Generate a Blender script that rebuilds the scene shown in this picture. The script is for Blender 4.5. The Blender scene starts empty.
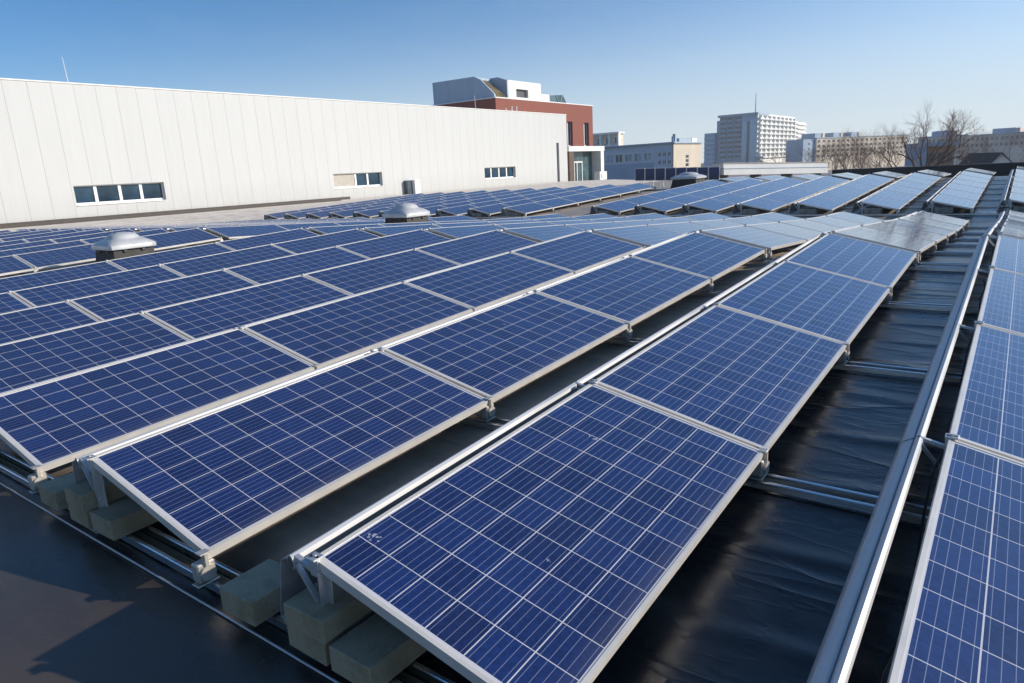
import bpy, math, random
from mathutils import Vector, Matrix
random.seed(7)
R = math.radians
scene = bpy.context.scene
COL = scene.collection

# ------------------------------------------------------------------ camera
ZO = 10.0                       # camera height above the street
YAW, PITCH, ROLL, FOC = 0.6388, 0.2441, -0.0526, 683.9
def cam_axes():
    f = Vector((-math.sin(YAW)*math.cos(PITCH), math.cos(YAW)*math.cos(PITCH), -math.sin(PITCH)))
    r0 = Vector((math.cos(YAW), math.sin(YAW), 0)); u0 = r0.cross(f)
    r = math.cos(ROLL)*r0 + math.sin(ROLL)*u0
    u = -math.sin(ROLL)*r0 + math.cos(ROLL)*u0
    return r, u, f
cr, cu, cf = cam_axes()
cam_d = bpy.data.cameras.new('camera'); cam = bpy.data.objects.new('camera', cam_d); COL.objects.link(cam)
cam_d.sensor_width = 36.0; cam_d.lens = FOC*36.0/1024.0
cam_d.clip_start = 0.05; cam_d.clip_end = 6000
m = Matrix(((cr.x, cu.x, -cf.x, 0), (cr.y, cu.y, -cf.y, 0), (cr.z, cu.z, -cf.z, ZO), (0, 0, 0, 1)))
cam.matrix_world = m
scene.camera = cam

# ------------------------------------------------------------------ light
SUN_EL, SUN_AZ = 21.6, 56.3     # azimuth clockwise from +Y (towards +X)
world = bpy.data.worlds.new('World'); scene.world = world; world.use_nodes = True
wn = world.node_tree.nodes; wl = world.node_tree.links
bg = wn['Background']
sky = wn.new('ShaderNodeTexSky'); sky.sky_type = 'NISHITA'; sky.sun_disc = False
sky.sun_elevation = R(SUN_EL); sky.sun_rotation = R(SUN_AZ)
sky.altitude = 50; sky.air_density = 0.8; sky.dust_density = 0.5; sky.ozone_density = 4.5
sd_h = (math.sin(R(SUN_AZ)), math.cos(R(SUN_AZ)))
# winter haze low in the sky: the blue pales towards the horizon
geo_w = wn.new('ShaderNodeTexCoord'); sepw = wn.new('ShaderNodeSeparateXYZ'); wl.new(geo_w.outputs['Generated'], sepw.inputs[0])
def wm(op, a, b=0.0):
    x = wn.new('ShaderNodeMath'); x.operation = op
    for i, v in enumerate((a, b)):
        if isinstance(v, bpy.types.NodeSocket): wl.new(v, x.inputs[i])
        else: x.inputs[i].default_value = v
    return x.outputs[0]
side = wm('ADD', wm('MULTIPLY', sepw.outputs[0], sd_h[0]), wm('MULTIPLY', sepw.outputs[1], sd_h[1]))   # +1 towards the sun: haze scatters forward
hz = wm('MULTIPLY', wm('EXPONENT', wm('MULTIPLY', wm('POWER', wm('DIVIDE', wm('MAXIMUM', sepw.outputs[2], 0.0), wm('ADD', wm('MULTIPLY', side, 0.075), 0.135)), 1.7), -1.0)), 0.92)
gain = wm('ADD', wm('MULTIPLY', side, 0.22), 1.04)
tint = wn.new('ShaderNodeMix'); tint.data_type = 'RGBA'; tint.blend_type = 'MULTIPLY'; tint.inputs[0].default_value = 1.0
gsc = wn.new('ShaderNodeVectorMath'); gsc.operation = 'SCALE'; wl.new(sky.outputs[0], gsc.inputs[0]); wl.new(gain, gsc.inputs['Scale'])
wl.new(gsc.outputs[0], tint.inputs[6]); tint.inputs[7].default_value = (0.61, 0.95, 1.08, 1)
# faint high streaks of cloud
cmap = wn.new('ShaderNodeMapping'); cmap.inputs['Rotation'].default_value = (0.1, 0.15, 0.5); cmap.inputs['Scale'].default_value = (2.0, 7.0, 16.0); wl.new(geo_w.outputs['Generated'], cmap.inputs[0])
cno = wn.new('ShaderNodeTexNoise'); cno.inputs['Scale'].default_value = 1.6; cno.inputs['Detail'].default_value = 6.0; cno.inputs['Roughness'].default_value = 0.6; wl.new(cmap.outputs[0], cno.inputs['Vector'])
hz = wm('ADD', hz, wm('MULTIPLY', wm('MAXIMUM', wm('SUBTRACT', cno.outputs['Fac'], 0.54), 0.0), 0.15))
hmix = wn.new('ShaderNodeMix'); hmix.data_type = 'RGBA'; wl.new(hz, hmix.inputs[0])
wl.new(tint.outputs[2], hmix.inputs[6]); hmix.inputs[7].default_value = (5.9, 6.4, 6.7, 1)
wl.new(hmix.outputs[2], bg.inputs[0]); bg.inputs[1].default_value = 0.085
sd = Vector((math.sin(R(SUN_AZ))*math.cos(R(SUN_EL)), math.cos(R(SUN_AZ))*math.cos(R(SUN_EL)), math.sin(R(SUN_EL))))
sun_d = bpy.data.lights.new('sun', 'SUN'); sun = bpy.data.objects.new('sun', sun_d); COL.objects.link(sun)
sun_d.energy = 3.1; sun_d.angle = R(0.53); sun_d.color = (1.0, 0.91, 0.79)
sun.rotation_euler = sd.to_track_quat('Z', 'Y').to_euler(); sun.location = (60, 40, 60)
scene.view_settings.view_transform = 'Standard'; scene.view_settings.look = 'None'
scene.view_settings.gamma = 1.0; scene.view_settings.use_curve_mapping = False
scene.view_settings.exposure = 0.68

# ------------------------------------------------------------------ materials
class NT:
    def __init__(s, name):
        s.m = bpy.data.materials.new(name); s.m.use_nodes = True
        s.t = s.m.node_tree; s.n = s.t.nodes; s.b = s.n['Principled BSDF']
    def node(s, t, **kw):
        x = s.n.new(t)
        for k, v in kw.items(): setattr(x, k, v)
        return x
    def link(s, a, b): s.t.links.new(a, b)
    def setin(s, x, i, v):
        if hasattr(v, 'links') or isinstance(v, bpy.types.NodeSocket): s.link(v, x.inputs[i])
        else: x.inputs[i].default_value = v
    def math(s, op, a, b=0.0, c=None):
        x = s.node('ShaderNodeMath', operation=op); s.setin(x, 0, a); s.setin(x, 1, b)
        if c is not None: s.setin(x, 2, c)
        return x.outputs[0]
    def mix(s, f, a, b):
        x = s.node('ShaderNodeMix', data_type='RGBA'); s.setin(x, 0, f)
        for i, v in ((6, a), (7, b)):
            if isinstance(v, (tuple, list)): x.inputs[i].default_value = (v[0], v[1], v[2], 1)
            else: s.link(v, x.inputs[i])
        return x.outputs[2]
    def noise(s, vec, scale, detail=3.0, rough=0.55):
        x = s.node('ShaderNodeTexNoise'); s.link(vec, x.inputs['Vector'])
        x.inputs['Scale'].default_value = scale; x.inputs['Detail'].default_value = detail; x.inputs['Roughness'].default_value = rough
        return x.outputs['Fac']
    def obj(s): return s.node('ShaderNodeTexCoord').outputs['Object']
    def scale(s, vec, sc):
        x = s.node('ShaderNodeMapping'); s.link(vec, x.inputs[0]); x.inputs['Scale'].default_value = sc
        return x.outputs[0]
    def ramp(s, v, lo, hi, a=0.0, b=1.0):
        x = s.node('ShaderNodeMapRange'); s.link(v, x.inputs[0])
        x.inputs[1].default_value = lo; x.inputs[2].default_value = hi; x.inputs[3].default_value = a; x.inputs[4].default_value = b
        return x.outputs[0]
    def bump(s, h, strength=0.3, dist=0.02):
        x = s.node('ShaderNodeBump'); x.inputs['Strength'].default_value = strength; x.inputs['Distance'].default_value = dist
        s.link(h, x.inputs['Height']); s.link(x.outputs[0], s.b.inputs['Normal']); return x

def mat(name, col, rough=0.6, metal=0.0, var=0.12, vscale=3.0, bump=0.0, spec=0.5, streak=None):
    t = NT(name); b = t.b
    b.inputs['Roughness'].default_value = rough; b.inputs['Metallic'].default_value = metal
    b.inputs['Specular IOR Level'].default_value = spec
    o = t.obj(); sv = t.scale(o, streak) if streak else o
    n = t.noise(sv, vscale, 5.0)
    d = tuple(max(0.0, c*(1-var*1.6)) for c in col); l = tuple(min(1.0, c*(1+var)) for c in col)
    t.link(t.mix(t.ramp(n, 0.3, 0.7), d, l), b.inputs['Base Color'])
    t.link(t.ramp(n, 0.3, 0.7, rough*0.85, min(1, rough*1.15)), b.inputs['Roughness'])
    if bump: t.bump(n, bump)
    return t.m

PW, PL, PH = 0.992, 1.956, 0.040           # module size: 6 by 12 cells
LIP = 0.016
def cell_material():
    t = NT('polycrystalline_cells'); b = t.b
    sep = t.node('ShaderNodeSeparateXYZ'); t.link(t.obj(), sep.inputs[0])
    px = (PW-2*LIP-0.012)/6; py = (PL-2*LIP-0.028)/12
    u = t.math('DIVIDE', t.math('ADD', sep.outputs[0], 3*px), px)
    v = t.math('DIVIDE', t.math('ADD', sep.outputs[1], 6*py), py)
    fu = t.math('FRACT', u); fv = t.math('FRACT', v)
    eu = t.math('MULTIPLY', t.math('MINIMUM', fu, t.math('SUBTRACT', 1.0, fu)), px)
    ev = t.math('MULTIPLY', t.math('MINIMUM', fv, t.math('SUBTRACT', 1.0, fv)), py)
    gap = t.math('MAXIMUM', t.math('LESS_THAN', eu, 0.0023), t.math('LESS_THAN', ev, 0.0018))
    outu = t.math('GREATER_THAN', t.math('ABSOLUTE', sep.outputs[0]), 3*px)
    outv = t.math('GREATER_THAN', t.math('ABSOLUTE', sep.outputs[1]), 6*py)
    gap = t.math('MAXIMUM', gap, t.math('MAXIMUM', outu, outv))
    fb = t.math('FRACT', t.math('MULTIPLY', fu, 5.0))
    bb = t.math('LESS_THAN', t.math('ABSOLUTE', t.math('SUBTRACT', fb, 0.5)), 0.0011/(px/5))
    # cell to cell variation, crystal grain, panel to panel variation
    comb = t.node('ShaderNodeCombineXYZ'); t.link(t.math('FLOOR', u), comb.inputs[0]); t.link(t.math('FLOOR', v), comb.inputs[1])
    oi = t.node('ShaderNodeObjectInfo'); t.link(t.math('MULTIPLY', oi.outputs['Random'], 31.7), comb.inputs[2])
    wnz = t.node('ShaderNodeTexWhiteNoise', noise_dimensions='3D'); t.link(comb.outputs[0], wnz.inputs[0])
    vor = t.node('ShaderNodeTexVoronoi'); vor.inputs['Scale'].default_value = 70.0; t.link(t.obj(), vor.inputs['Vector'])
    sepc = t.node('ShaderNodeSeparateColor'); t.link(vor.outputs['Color'], sepc.inputs[0])
    val = t.math('ADD', t.math('MULTIPLY', wnz.outputs[0], 0.55), t.math('MULTIPLY', sepc.outputs[0], 0.45))
    base = t.mix(val, (0.0052, 0.0125, 0.066), (0.0132, 0.036, 0.160))
    base = t.mix(t.math('MULTIPLY', oi.outputs['Random'], 0.35), base, (0.006, 0.012, 0.060))
    c1 = t.mix(bb, base, (0.20, 0.22, 0.32))
    c2 = t.mix(gap, c1, (0.64, 0.62, 0.63))
    # thin dust film, a bit heavier along the low edge where rain leaves it
    dn = t.noise(t.scale(t.obj(), (1.3, 1.0, 1.0)), 2.2, 6.0, 0.6)
    low = t.ramp(sep.outputs[0], PW/2-0.10, PW/2-LIP, 0.0, 0.16)
    dust = t.math('ADD', t.ramp(dn, 0.35, 0.8, 0.0, 0.020), t.math('MULTIPLY', low, dn))
    c3 = t.mix(dust, c2, (0.36, 0.33, 0.29))
    t.link(c3, b.inputs['Base Color'])
    b.inputs['Roughness'].default_value = 0.45; b.inputs['Specular IOR Level'].default_value = 0.25
    b.inputs['Coat Weight'].default_value = 1.0; b.inputs['Coat IOR'].default_value = 1.55
    t.link(t.ramp(dn, 0.3, 0.8, 0.06, 0.13), b.inputs['Coat Roughness'])
    return t.m

def membrane_material():
    t = NT('black_roof_membrane'); b = t.b
    geo = t.node('ShaderNodeNewGeometry').outputs['Position']
    big = t.noise(t.scale(geo, (0.5, 1.3, 1.0)), 1.4, 3.0)
    n1 = t.noise(t.scale(geo, (0.32, 1.5, 1.0)), 1.5, 2.0); n2 = t.noise(t.scale(geo, (0.9, 2.2, 1.0)), 1.9, 3.0)
    ridge = lambda n, p: t.math('POWER', t.math('SUBTRACT', 1.0, t.math('ABSOLUTE', t.math('MULTIPLY', t.math('SUBTRACT', n, 0.5), 4.0))), p)
    w = t.node('ShaderNodeTexWave', wave_type='BANDS', bands_direction='Y'); t.link(geo, w.inputs['Vector'])
    w.inputs['Scale'].default_value = 0.50; w.inputs['Distortion'].default_value = 2.5; w.inputs['Detail'].default_value = 2.0; w.inputs['Detail Scale'].default_value = 0.8
    crease = t.math('POWER', w.outputs['Fac'], 10.0)
    fine = t.noise(t.scale(geo, (1.0, 1.6, 1.0)), 9.0, 4.0)
    h = t.math('ADD', t.math('MULTIPLY', big, 0.9), t.math('ADD', t.math('MULTIPLY', t.math('MAXIMUM', ridge(n1, 7.0), 0.0), 0.20), t.math('MULTIPLY', t.math('MAXIMUM', ridge(n2, 10.0), 0.0), 0.05)))
    h = t.math('ADD', t.math('ADD', h, t.math('MULTIPLY', crease, 0.40)), t.math('MULTIPLY', fine, 0.05))
    spg = t.node('ShaderNodeSeparateXYZ'); t.link(geo, spg.inputs[0])
    h = t.math('MULTIPLY', h, t.ramp(spg.outputs[1], 1.0, 1.8, 0.38, 1.0))
    h = t.math('ADD', h, t.math('MULTIPLY', t.noise(geo, 220.0, 3.0, 0.7), 0.012))
    t.bump(h, 0.60, 0.04)
    dust = t.noise(geo, 1.1, 6.0, 0.62)
    c = t.mix(t.ramp(dust, 0.46, 0.74), (0.024, 0.023, 0.023), (0.105, 0.088, 0.072))
    front = t.math('MULTIPLY', t.ramp(spg.outputs[1], 1.25, 1.10), t.ramp(dust, 0.3, 0.6, 0.55, 1.0))
    c = t.mix(front, c, (0.082, 0.063, 0.048))  # front area coloured browner, to brighten the sunlit patch there
    # left lanes painted pale brown, standing in for light bounced between the rows
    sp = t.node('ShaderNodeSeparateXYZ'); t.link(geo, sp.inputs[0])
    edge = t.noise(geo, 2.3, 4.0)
    lane_bounce = t.math('MULTIPLY', t.ramp(t.math('ADD', sp.outputs[0], t.math('MULTIPLY', edge, 0.5)), -1.75, -1.45, 1.0, 0.0), t.ramp(t.math('ADD', sp.outputs[1], t.math('MULTIPLY', edge, 0.3)), 1.55, 1.85))
    lane_bounce = t.math('MULTIPLY', lane_bounce, t.ramp(dust, 0.25, 0.65, 0.45, 1.0))
    c = t.mix(lane_bounce, c, (0.46, 0.37, 0.28))
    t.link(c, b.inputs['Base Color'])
    t.link(t.math('ADD', t.ramp(dust, 0.35, 0.75, 0.22, 0.42), t.math('MULTIPLY', lane_bounce, 0.3)), b.inputs['Roughness'])
    return t.m

def hall_material():
    t = NT('white_cladding'); b = t.b
    geo = t.node('ShaderNodeNewGeometry').outputs['Position']
    sep = t.node('ShaderNodeSeparateXYZ'); t.link(geo, sep.inputs[0])
    v = t.math('DIVIDE', t.math('SUBTRACT', sep.outputs[1], 0.27), 1.19)
    fv = t.math('FRACT', v)
    ev = t.math('MULTIPLY', t.math('MINIMUM', fv, t.math('SUBTRACT', 1.0, fv)), 1.19)
    joint = t.math('LESS_THAN', ev, 0.012)
    wz = t.node('ShaderNodeTexWhiteNoise', noise_dimensions='1D'); t.link(t.math('FLOOR', v), wz.inputs['W'])
    st = t.noise(t.scale(geo, (0.2, 1.2, 0.12)), 3.0, 5.0)
    val = t.math('ADD', t.math('MULTIPLY', wz.outputs[0], 0.15), t.math('MULTIPLY', st, 0.75))
    c = t.mix(val, (0.515, 0.515, 0.50), (0.60, 0.598, 0.58))
    c = t.mix(joint, c, (0.34, 0.335, 0.325))
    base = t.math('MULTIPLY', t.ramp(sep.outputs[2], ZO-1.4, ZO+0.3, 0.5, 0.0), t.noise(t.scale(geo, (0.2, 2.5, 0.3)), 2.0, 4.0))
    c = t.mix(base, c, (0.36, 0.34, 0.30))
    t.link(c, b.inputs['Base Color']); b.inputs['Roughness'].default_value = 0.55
    b.inputs['Specular IOR Level'].default_value = 0.3
    rib = t.math('ABSOLUTE', t.math('SUBTRACT', t.math('FRACT', t.math('MULTIPLY', v, 6.0)), 0.5))
    t.bump(t.math('ADD', t.math('MULTIPLY', rib, 0.25), t.ramp(ev, 0.0, 0.03)), 0.25, 0.02)
    return t.m

def brick_material(name, c1, c2, mortar, sc=4.0):
    t = NT(name); b = t.b
    geo = t.node('ShaderNodeNewGeometry').outputs['Position']
    sep = t.node('ShaderNodeSeparateXYZ'); t.link(geo, sep.inputs[0])
    cmb = t.node('ShaderNodeCombineXYZ'); t.link(t.math('ADD', sep.outputs[0], sep.outputs[1]), cmb.inputs[0]); t.link(sep.outputs[2], cmb.inputs[1])
    br = t.node('ShaderNodeTexBrick'); t.link(cmb.outputs[0], br.inputs['Vector'])
    br.inputs['Color1'].default_value = (*c1, 1); br.inputs['Color2'].default_value = (*c2, 1); br.inputs['Mortar'].default_value = (*mortar, 1)
    br.inputs['Scale'].default_value = sc; br.inputs['Mortar Size'].default_value = 0.012
    t.link(br.outputs['Color'], b.inputs['Base Color']); b.inputs['Roughness'].default_value = 0.85
    return t.m

def concrete_mat(name, col, moss):
    t = NT(name); b = t.b; o = t.obj()
    big = t.noise(o, 6.0, 5.0, 0.65); grain = t.noise(o, 140.0, 4.0, 0.7)
    vo = t.node('ShaderNodeTexVoronoi'); vo.inputs['Scale'].default_value = 95.0; t.link(o, vo.inputs['Vector'])
    pore = t.math('LESS_THAN', vo.outputs['Distance'], 0.16)
    c = t.mix(t.ramp(grain, 0.3, 0.7), tuple(x*0.78 for x in col), tuple(x*1.15 for x in col))
    c = t.mix(t.ramp(big, 0.48, 0.66, 0.0, 0.75), c, moss); c = t.mix(t.math('MULTIPLY', pore, 0.6), c, tuple(x*0.35 for x in col))
    t.link(c, b.inputs['Base Color']); b.inputs['Roughness'].default_value = 0.95
    t.bump(t.math('SUBTRACT', t.math('MULTIPLY', grain, 0.5), pore), 0.5, 0.004)
    return t.m
M = {}
M['cells'] = cell_material()
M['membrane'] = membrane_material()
M['hall'] = hall_material()
M['frame'] = mat('anodised_frame', (0.74, 0.69, 0.62), 0.42, 0.25, 0.05, 8)
M['alu'] = mat('mill_aluminium', (0.58, 0.58, 0.58), 0.54, 0.6, 0.10, 5, streak=(6, 0.4, 6))
M['rail'] = mat('extruded_rail', (0.80, 0.80, 0.80), 0.27, 1.0, 0.05, 4, streak=(.4, 6, 6))
M['alu_dull'] = mat('dull_aluminium', (0.60, 0.60, 0.60), 0.5, 0.7, 0.12, 6)
M['cast'] = mat('cast_zinc_foot', (0.62, 0.57, 0.50), 0.5, 0.6, 0.12, 20)
M['tray'] = mat('brown_rail_tray', (0.26, 0.20, 0.10), 0.55, 0.35, 0.4, 6, streak=(.6, 3, 1))  # olive brown tray colour, streaked along the rail
M['backsheet'] = mat('backsheet', (0.45, 0.45, 0.45), 0.6)
M['concrete'] = concrete_mat('mossy_concrete', (0.36, 0.30, 0.20), (0.20, 0.165, 0.085))
M['concrete_g'] = mat('grey_concrete', (0.26, 0.245, 0.21), 0.9, 0, 0.25, 9, 0.4)
M['gravel'] = mat('pale_gravel', (0.74, 0.65, 0.55), 0.95, 0, 0.16, 1.6, 0.5)
M['brown'] = mat('brown_flashing', (0.060, 0.046, 0.037), 0.6, 0, 0.25, 2)
M['white'] = mat('white_paint', (0.78, 0.77, 0.74), 0.5, 0, 0.05, 1.0)
M['white_frame'] = mat('white_window_frame', (0.80, 0.79, 0.77), 0.4, 0, 0.03)
M['grey_metal'] = mat('grey_sheet_metal', (0.38, 0.45, 0.53), 0.5, 0, 0.08, 0.7, streak=(1, 1, 0.2))
M['dark_frame'] = mat('dark_window_frame', (0.06, 0.062, 0.065), 0.45)
M['blind'] = mat('beige_blind', (0.45, 0.41, 0.35), 0.7)
M['black'] = mat('black_bitumen', (0.016, 0.016, 0.017), 0.6, 0, 0.3, 2)
M['brick'] = brick_material('red_brick', (0.27, 0.080, 0.052), (0.21, 0.060, 0.040), (0.25, 0.125, 0.095))
M['moss'] = mat('mossy_roof', (0.16, 0.12, 0.055), 0.95, 0, 0.5, 1.2, 0.4)
M['cream'] = mat('cream_render', (0.62, 0.53, 0.42), 0.85, 0, 0.08, 0.3)
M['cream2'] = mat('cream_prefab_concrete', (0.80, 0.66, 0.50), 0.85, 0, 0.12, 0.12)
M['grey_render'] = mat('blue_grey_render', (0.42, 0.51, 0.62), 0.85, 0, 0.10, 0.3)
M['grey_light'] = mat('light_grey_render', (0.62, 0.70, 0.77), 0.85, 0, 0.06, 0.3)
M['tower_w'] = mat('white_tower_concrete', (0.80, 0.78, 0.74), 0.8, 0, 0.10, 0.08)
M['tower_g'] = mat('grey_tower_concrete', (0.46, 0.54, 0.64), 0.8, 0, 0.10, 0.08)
M['prefab_far'] = mat('grey_prefab_concrete', (0.74, 0.62, 0.52), 0.85, 0, 0.15, 0.10)
M['tile'] = mat('dark_roof_tiles', (0.045, 0.038, 0.034), 0.8, 0, 0.3, 3)
M['orange'] = mat('orange_brick_facade', (0.40, 0.22, 0.13), 0.85, 0, 0.15, 0.6)
M['bark'] = mat('dark_bark', (0.115, 0.085, 0.065), 0.95, 0, 0.3, 3)
M['twig'] = mat('brown_twigs', (0.22, 0.135, 0.092), 0.95, 0, 0.3, 2)
M['ground'] = mat('town_ground', (0.085, 0.085, 0.07), 0.95, 0, 0.4, 0.03)
M['curb_paint'] = mat('dark_curb_bitumen', (0.035, 0.031, 0.028), 0.7, 0, 0.3, 3)
M['rust'] = mat('rusty_brown_sheet', (0.13, 0.085, 0.06), 0.8, 0, 0.3, 2)
def glass_mat(name, col, rough=0.05):
    t = NT(name); b = t.b
    n = t.noise(t.obj(), 0.9, 3.0)
    t.link(t.mix(t.ramp(n, 0.35, 0.7), tuple(c*0.6 for c in col), tuple(c*1.5 for c in col)), b.inputs['Base Color'])
    b.inputs['Roughness'].default_value = rough; b.inputs['Specular IOR Level'].default_value = 0.5
    return t.m
M['glass'] = glass_mat('window_glass', (0.018, 0.045, 0.075), 0.04)
M['glass_far'] = glass_mat('far_window_glass', (0.07, 0.085, 0.10), 0.15)
M['pale_glass'] = glass_mat('pale_curtained_glass', (0.34, 0.42, 0.46), 0.4)
M['teal_glass'] = glass_mat('teal_glass', (0.07, 0.12, 0.13))
def dome_mat():
    t = NT('milky_acrylic_dome'); b = t.b
    n = t.noise(t.obj(), 4.0, 5.0)
    t.link(t.mix(t.ramp(n, 0.3, 0.7), (0.46, 0.465, 0.46), (0.60, 0.595, 0.58)), b.inputs['Base Color'])
    b.inputs['Roughness'].default_value = 0.4; b.inputs['Subsurface Weight'].default_value = 0.15
    b.inputs['Coat Weight'].default_value = 0.25; b.inputs['Coat Roughness'].default_value = 0.2
    return t.m
M['dome'] = dome_mat()
def smudge_mat():
    t = NT('dried_dirt_mark'); b = t.b
    n = t.noise(t.obj(), 60.0, 4.0)
    t.link(t.mix(n, (0.10, 0.13, 0.24), (0.52, 0.54, 0.60)), b.inputs['Base Color']); b.inputs['Roughness'].default_value = 0.6
    return t.m
M['smudge'] = smudge_mat()

# ------------------------------------------------------------------ mesh helpers
class MB:
    def __init__(s): s.v = []; s.f = []
    def quad(s, a, b, c, d):
        i = len(s.v); s.v += [tuple(a), tuple(b), tuple(c), tuple(d)]; s.f.append((i, i+1, i+2, i+3)); return s
    def poly(s, pts):
        i = len(s.v); s.v += [tuple(p) for p in pts]; s.f.append(tuple(range(i, i+len(pts)))); return s
    def box(s, x0, x1, y0, y1, z0, z1):
        i = len(s.v)
        s.v += [(x0,y0,z0),(x1,y0,z0),(x1,y1,z0),(x0,y1,z0),(x0,y0,z1),(x1,y0,z1),(x1,y1,z1),(x0,y1,z1)]
        for q in ((3,2,1,0),(4,5,6,7),(0,1,5,4),(1,2,6,5),(2,3,7,6),(3,0,4,7)): s.f.append(tuple(i+k for k in q))
        return s
    def bbox(s, x0, x1, y0, y1, z0, z1, b):      # box with chamfered edges
        i = len(s.v)
        xs, ys, zs = (x0, x1), (y0, y1), (z0, z1)
        idx = {}
        for a in (0, 1):
            for c in (0, 1):
                for e in (0, 1):
                    sx = b if a == 0 else -b; sy = b if c == 0 else -b; sz = b if e == 0 else -b
                    idx[a,c,e] = (len(s.v), len(s.v)+1, len(s.v)+2)
                    s.v += [(xs[a], ys[c]+sy, zs[e]+sz), (xs[a]+sx, ys[c], zs[e]+sz), (xs[a]+sx, ys[c]+sy, zs[e])]
        def F(*k): s.f.append(tuple(k))
        for a in (0, 1):
            q = [idx[a,0,0][0], idx[a,1,0][0], idx[a,1,1][0], idx[a,0,1][0]]; F(*(q if a else q[::-1]))
            q = [idx[0,a,0][1], idx[0,a,1][1], idx[1,a,1][1], idx[1,a,0][1]]; F(*(q if a else q[::-1]))
            q = [idx[0,0,a][2], idx[1,0,a][2], idx[1,1,a][2], idx[0,1,a][2]]; F(*(q if a else q[::-1]))
        for a in (0, 1):
            for c in (0, 1):
                F(idx[a,c,0][0], idx[a,c,0][1], idx[a,c,1][1], idx[a,c,1][0])
                F(idx[a,0,c][0], idx[a,0,c][2], idx[a,1,c][2], idx[a,1,c][0])
                F(idx[0,a,c][1], idx[0,a,c][2], idx[1,a,c][2], idx[1,a,c][1])
                for e in (0, 1): F(*idx[a,c,e])
        return s
    def prism(s, pts, vec):                       # planar outline swept along vec
        n = len(pts); i = len(s.v); vec = Vector(vec)
        s.v += [tuple(Vector(p)) for p in pts] + [tuple(Vector(p)+vec) for p in pts]
        s.f.append(tuple(range(i, i+n))[::-1]); s.f.append(tuple(range(i+n, i+2*n)))
        for k in range(n): s.f.append((i+k, i+(k+1) % n, i+n+(k+1) % n, i+n+k))
        return s
    def tube(s, pts, rad, n=8, cap=True):
        pts = [Vector(p) for p in pts]; rad = rad if isinstance(rad, (list, tuple)) else [rad]*len(pts)
        i = len(s.v); up = Vector((0, 0, 1))
        for k, p in enumerate(pts):
            t = (pts[min(k+1, len(pts)-1)]-pts[max(k-1, 0)]).normalized()
            a = t.cross(up if abs(t.z) < 0.95 else Vector((1, 0, 0))).normalized(); b = t.cross(a)
            for j in range(n):
                w = 2*math.pi*j/n; s.v.append(tuple(p+(a*math.cos(w)+b*math.sin(w))*rad[k]))
        for k in range(len(pts)-1):
            for j in range(n):
                s.f.append((i+k*n+j, i+k*n+(j+1) % n, i+(k+1)*n+(j+1) % n, i+(k+1)*n+j))
        if cap:
            s.f.append(tuple(i+j for j in range(n))[::-1]); s.f.append(tuple(i+(len(pts)-1)*n+j for j in range(n)))
        return s
    def facade(s, o, u, v, W, H, holes, depth):   # wall sheet with real openings; normal = u x v, reveals go back by depth
        o, u, v = Vector(o), Vector(u), Vector(v); n = u.cross(v)
        us = sorted({0, W} | {h[0] for h in holes} | {h[1] for h in holes}); vs = sorted({0, H} | {h[2] for h in holes} | {h[3] for h in holes})
        P = lambda a, b, d=0: o+u*a+v*b-n*d
        for a, b in zip(us, us[1:]):
            for c, d in zip(vs, vs[1:]):
                if any(h[0] <= a and b <= h[1] and h[2] <= c and d <= h[3] for h in holes): continue
                s.quad(P(a, c), P(b, c), P(b, d), P(a, d))
        for a, b, c, d in holes:
            s.quad(P(a, c), P(a, c, depth), P(b, c, depth), P(b, c)); s.quad(P(a, d), P(b, d), P(b, d, depth), P(a, d, depth))
            s.quad(P(a, c), P(a, d), P(a, d, depth), P(a, c, depth)); s.quad(P(b, c), P(b, c, depth), P(b, d, depth), P(b, d))
        return s
    def mesh(s, name, m):
        me = bpy.data.meshes.new(name); me.from_pydata(s.v, [], s.f); me.materials.append(m); me.update(); return me
    def build(s, name, m, parent=None, loc=(0, 0, 0), smooth=False):
        me = s.mesh(name, m)
        if smooth:
            for p in me.polygons: p.use_smooth = True
        return link(name, me, parent, loc)

def link(name, me, parent=None, loc=(0, 0, 0)):
    o = bpy.data.objects.new(name, me); COL.objects.link(o); o.location = loc
    if parent: o.parent = parent
    return o
def tag(o, label, cat, group=None):
    o['label'] = label; o['category'] = cat
    if group: o['group'] = group
    return o
def struct(o): o['kind'] = 'structure'; return o
def thing(name, label, cat, loc=(0, 0, 0), rz=0.0, group=None):
    o = bpy.data.objects.new(name, None); COL.objects.link(o); o.location = loc; o.rotation_euler = (0, 0, rz)
    o.empty_display_size = 0.2
    return tag(o, label, cat, group)
def copy_tree(o, parent=None):
    c = o.copy(); COL.objects.link(c)
    if parent: c.parent = parent
    for ch in list(o.children): copy_tree(ch, c)
    return c

# ------------------------------------------------------------------ roof profile
X0, Y0, PITCH_X, JP, TAU = -1.854, 1.263, 1.7194, 1.976, 0.2281
DX, DZ = PW*math.cos(TAU), PW*math.sin(TAU)
def lerp_tab(tab, y):
    if y <= tab[0][0]: return tab[0][1]
    for (a, za), (b, zb) in zip(tab, tab[1:]):
        if y <= b: return za+(zb-za)*(y-a)/(b-a)
    return tab[-1][1]
# roof skin height (relative to camera) along y: shallow ridges and valleys
ROOF = [(-14, -1.69), (0.9, -1.69), (9.22, -1.348), (11.25, -1.455), (13.25, -1.575), (15.23, -1.695), (17.2, -1.785),
        (19.4, -1.845), (20.7, -1.85), (21.8, -1.765), (34.3, -1.31), (38.6, -1.35), (45.3, -1.72), (92, -1.80)]
FALL = 0.0105                                      # the roof also falls a little towards the white hall
def roof_z(y, x=0.0): return lerp_tab(ROOF, y)+ZO-FALL*max(0.0, -14.0-x)
HUP = 0.412                                        # top of a panel's high edge above the roof skin

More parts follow.
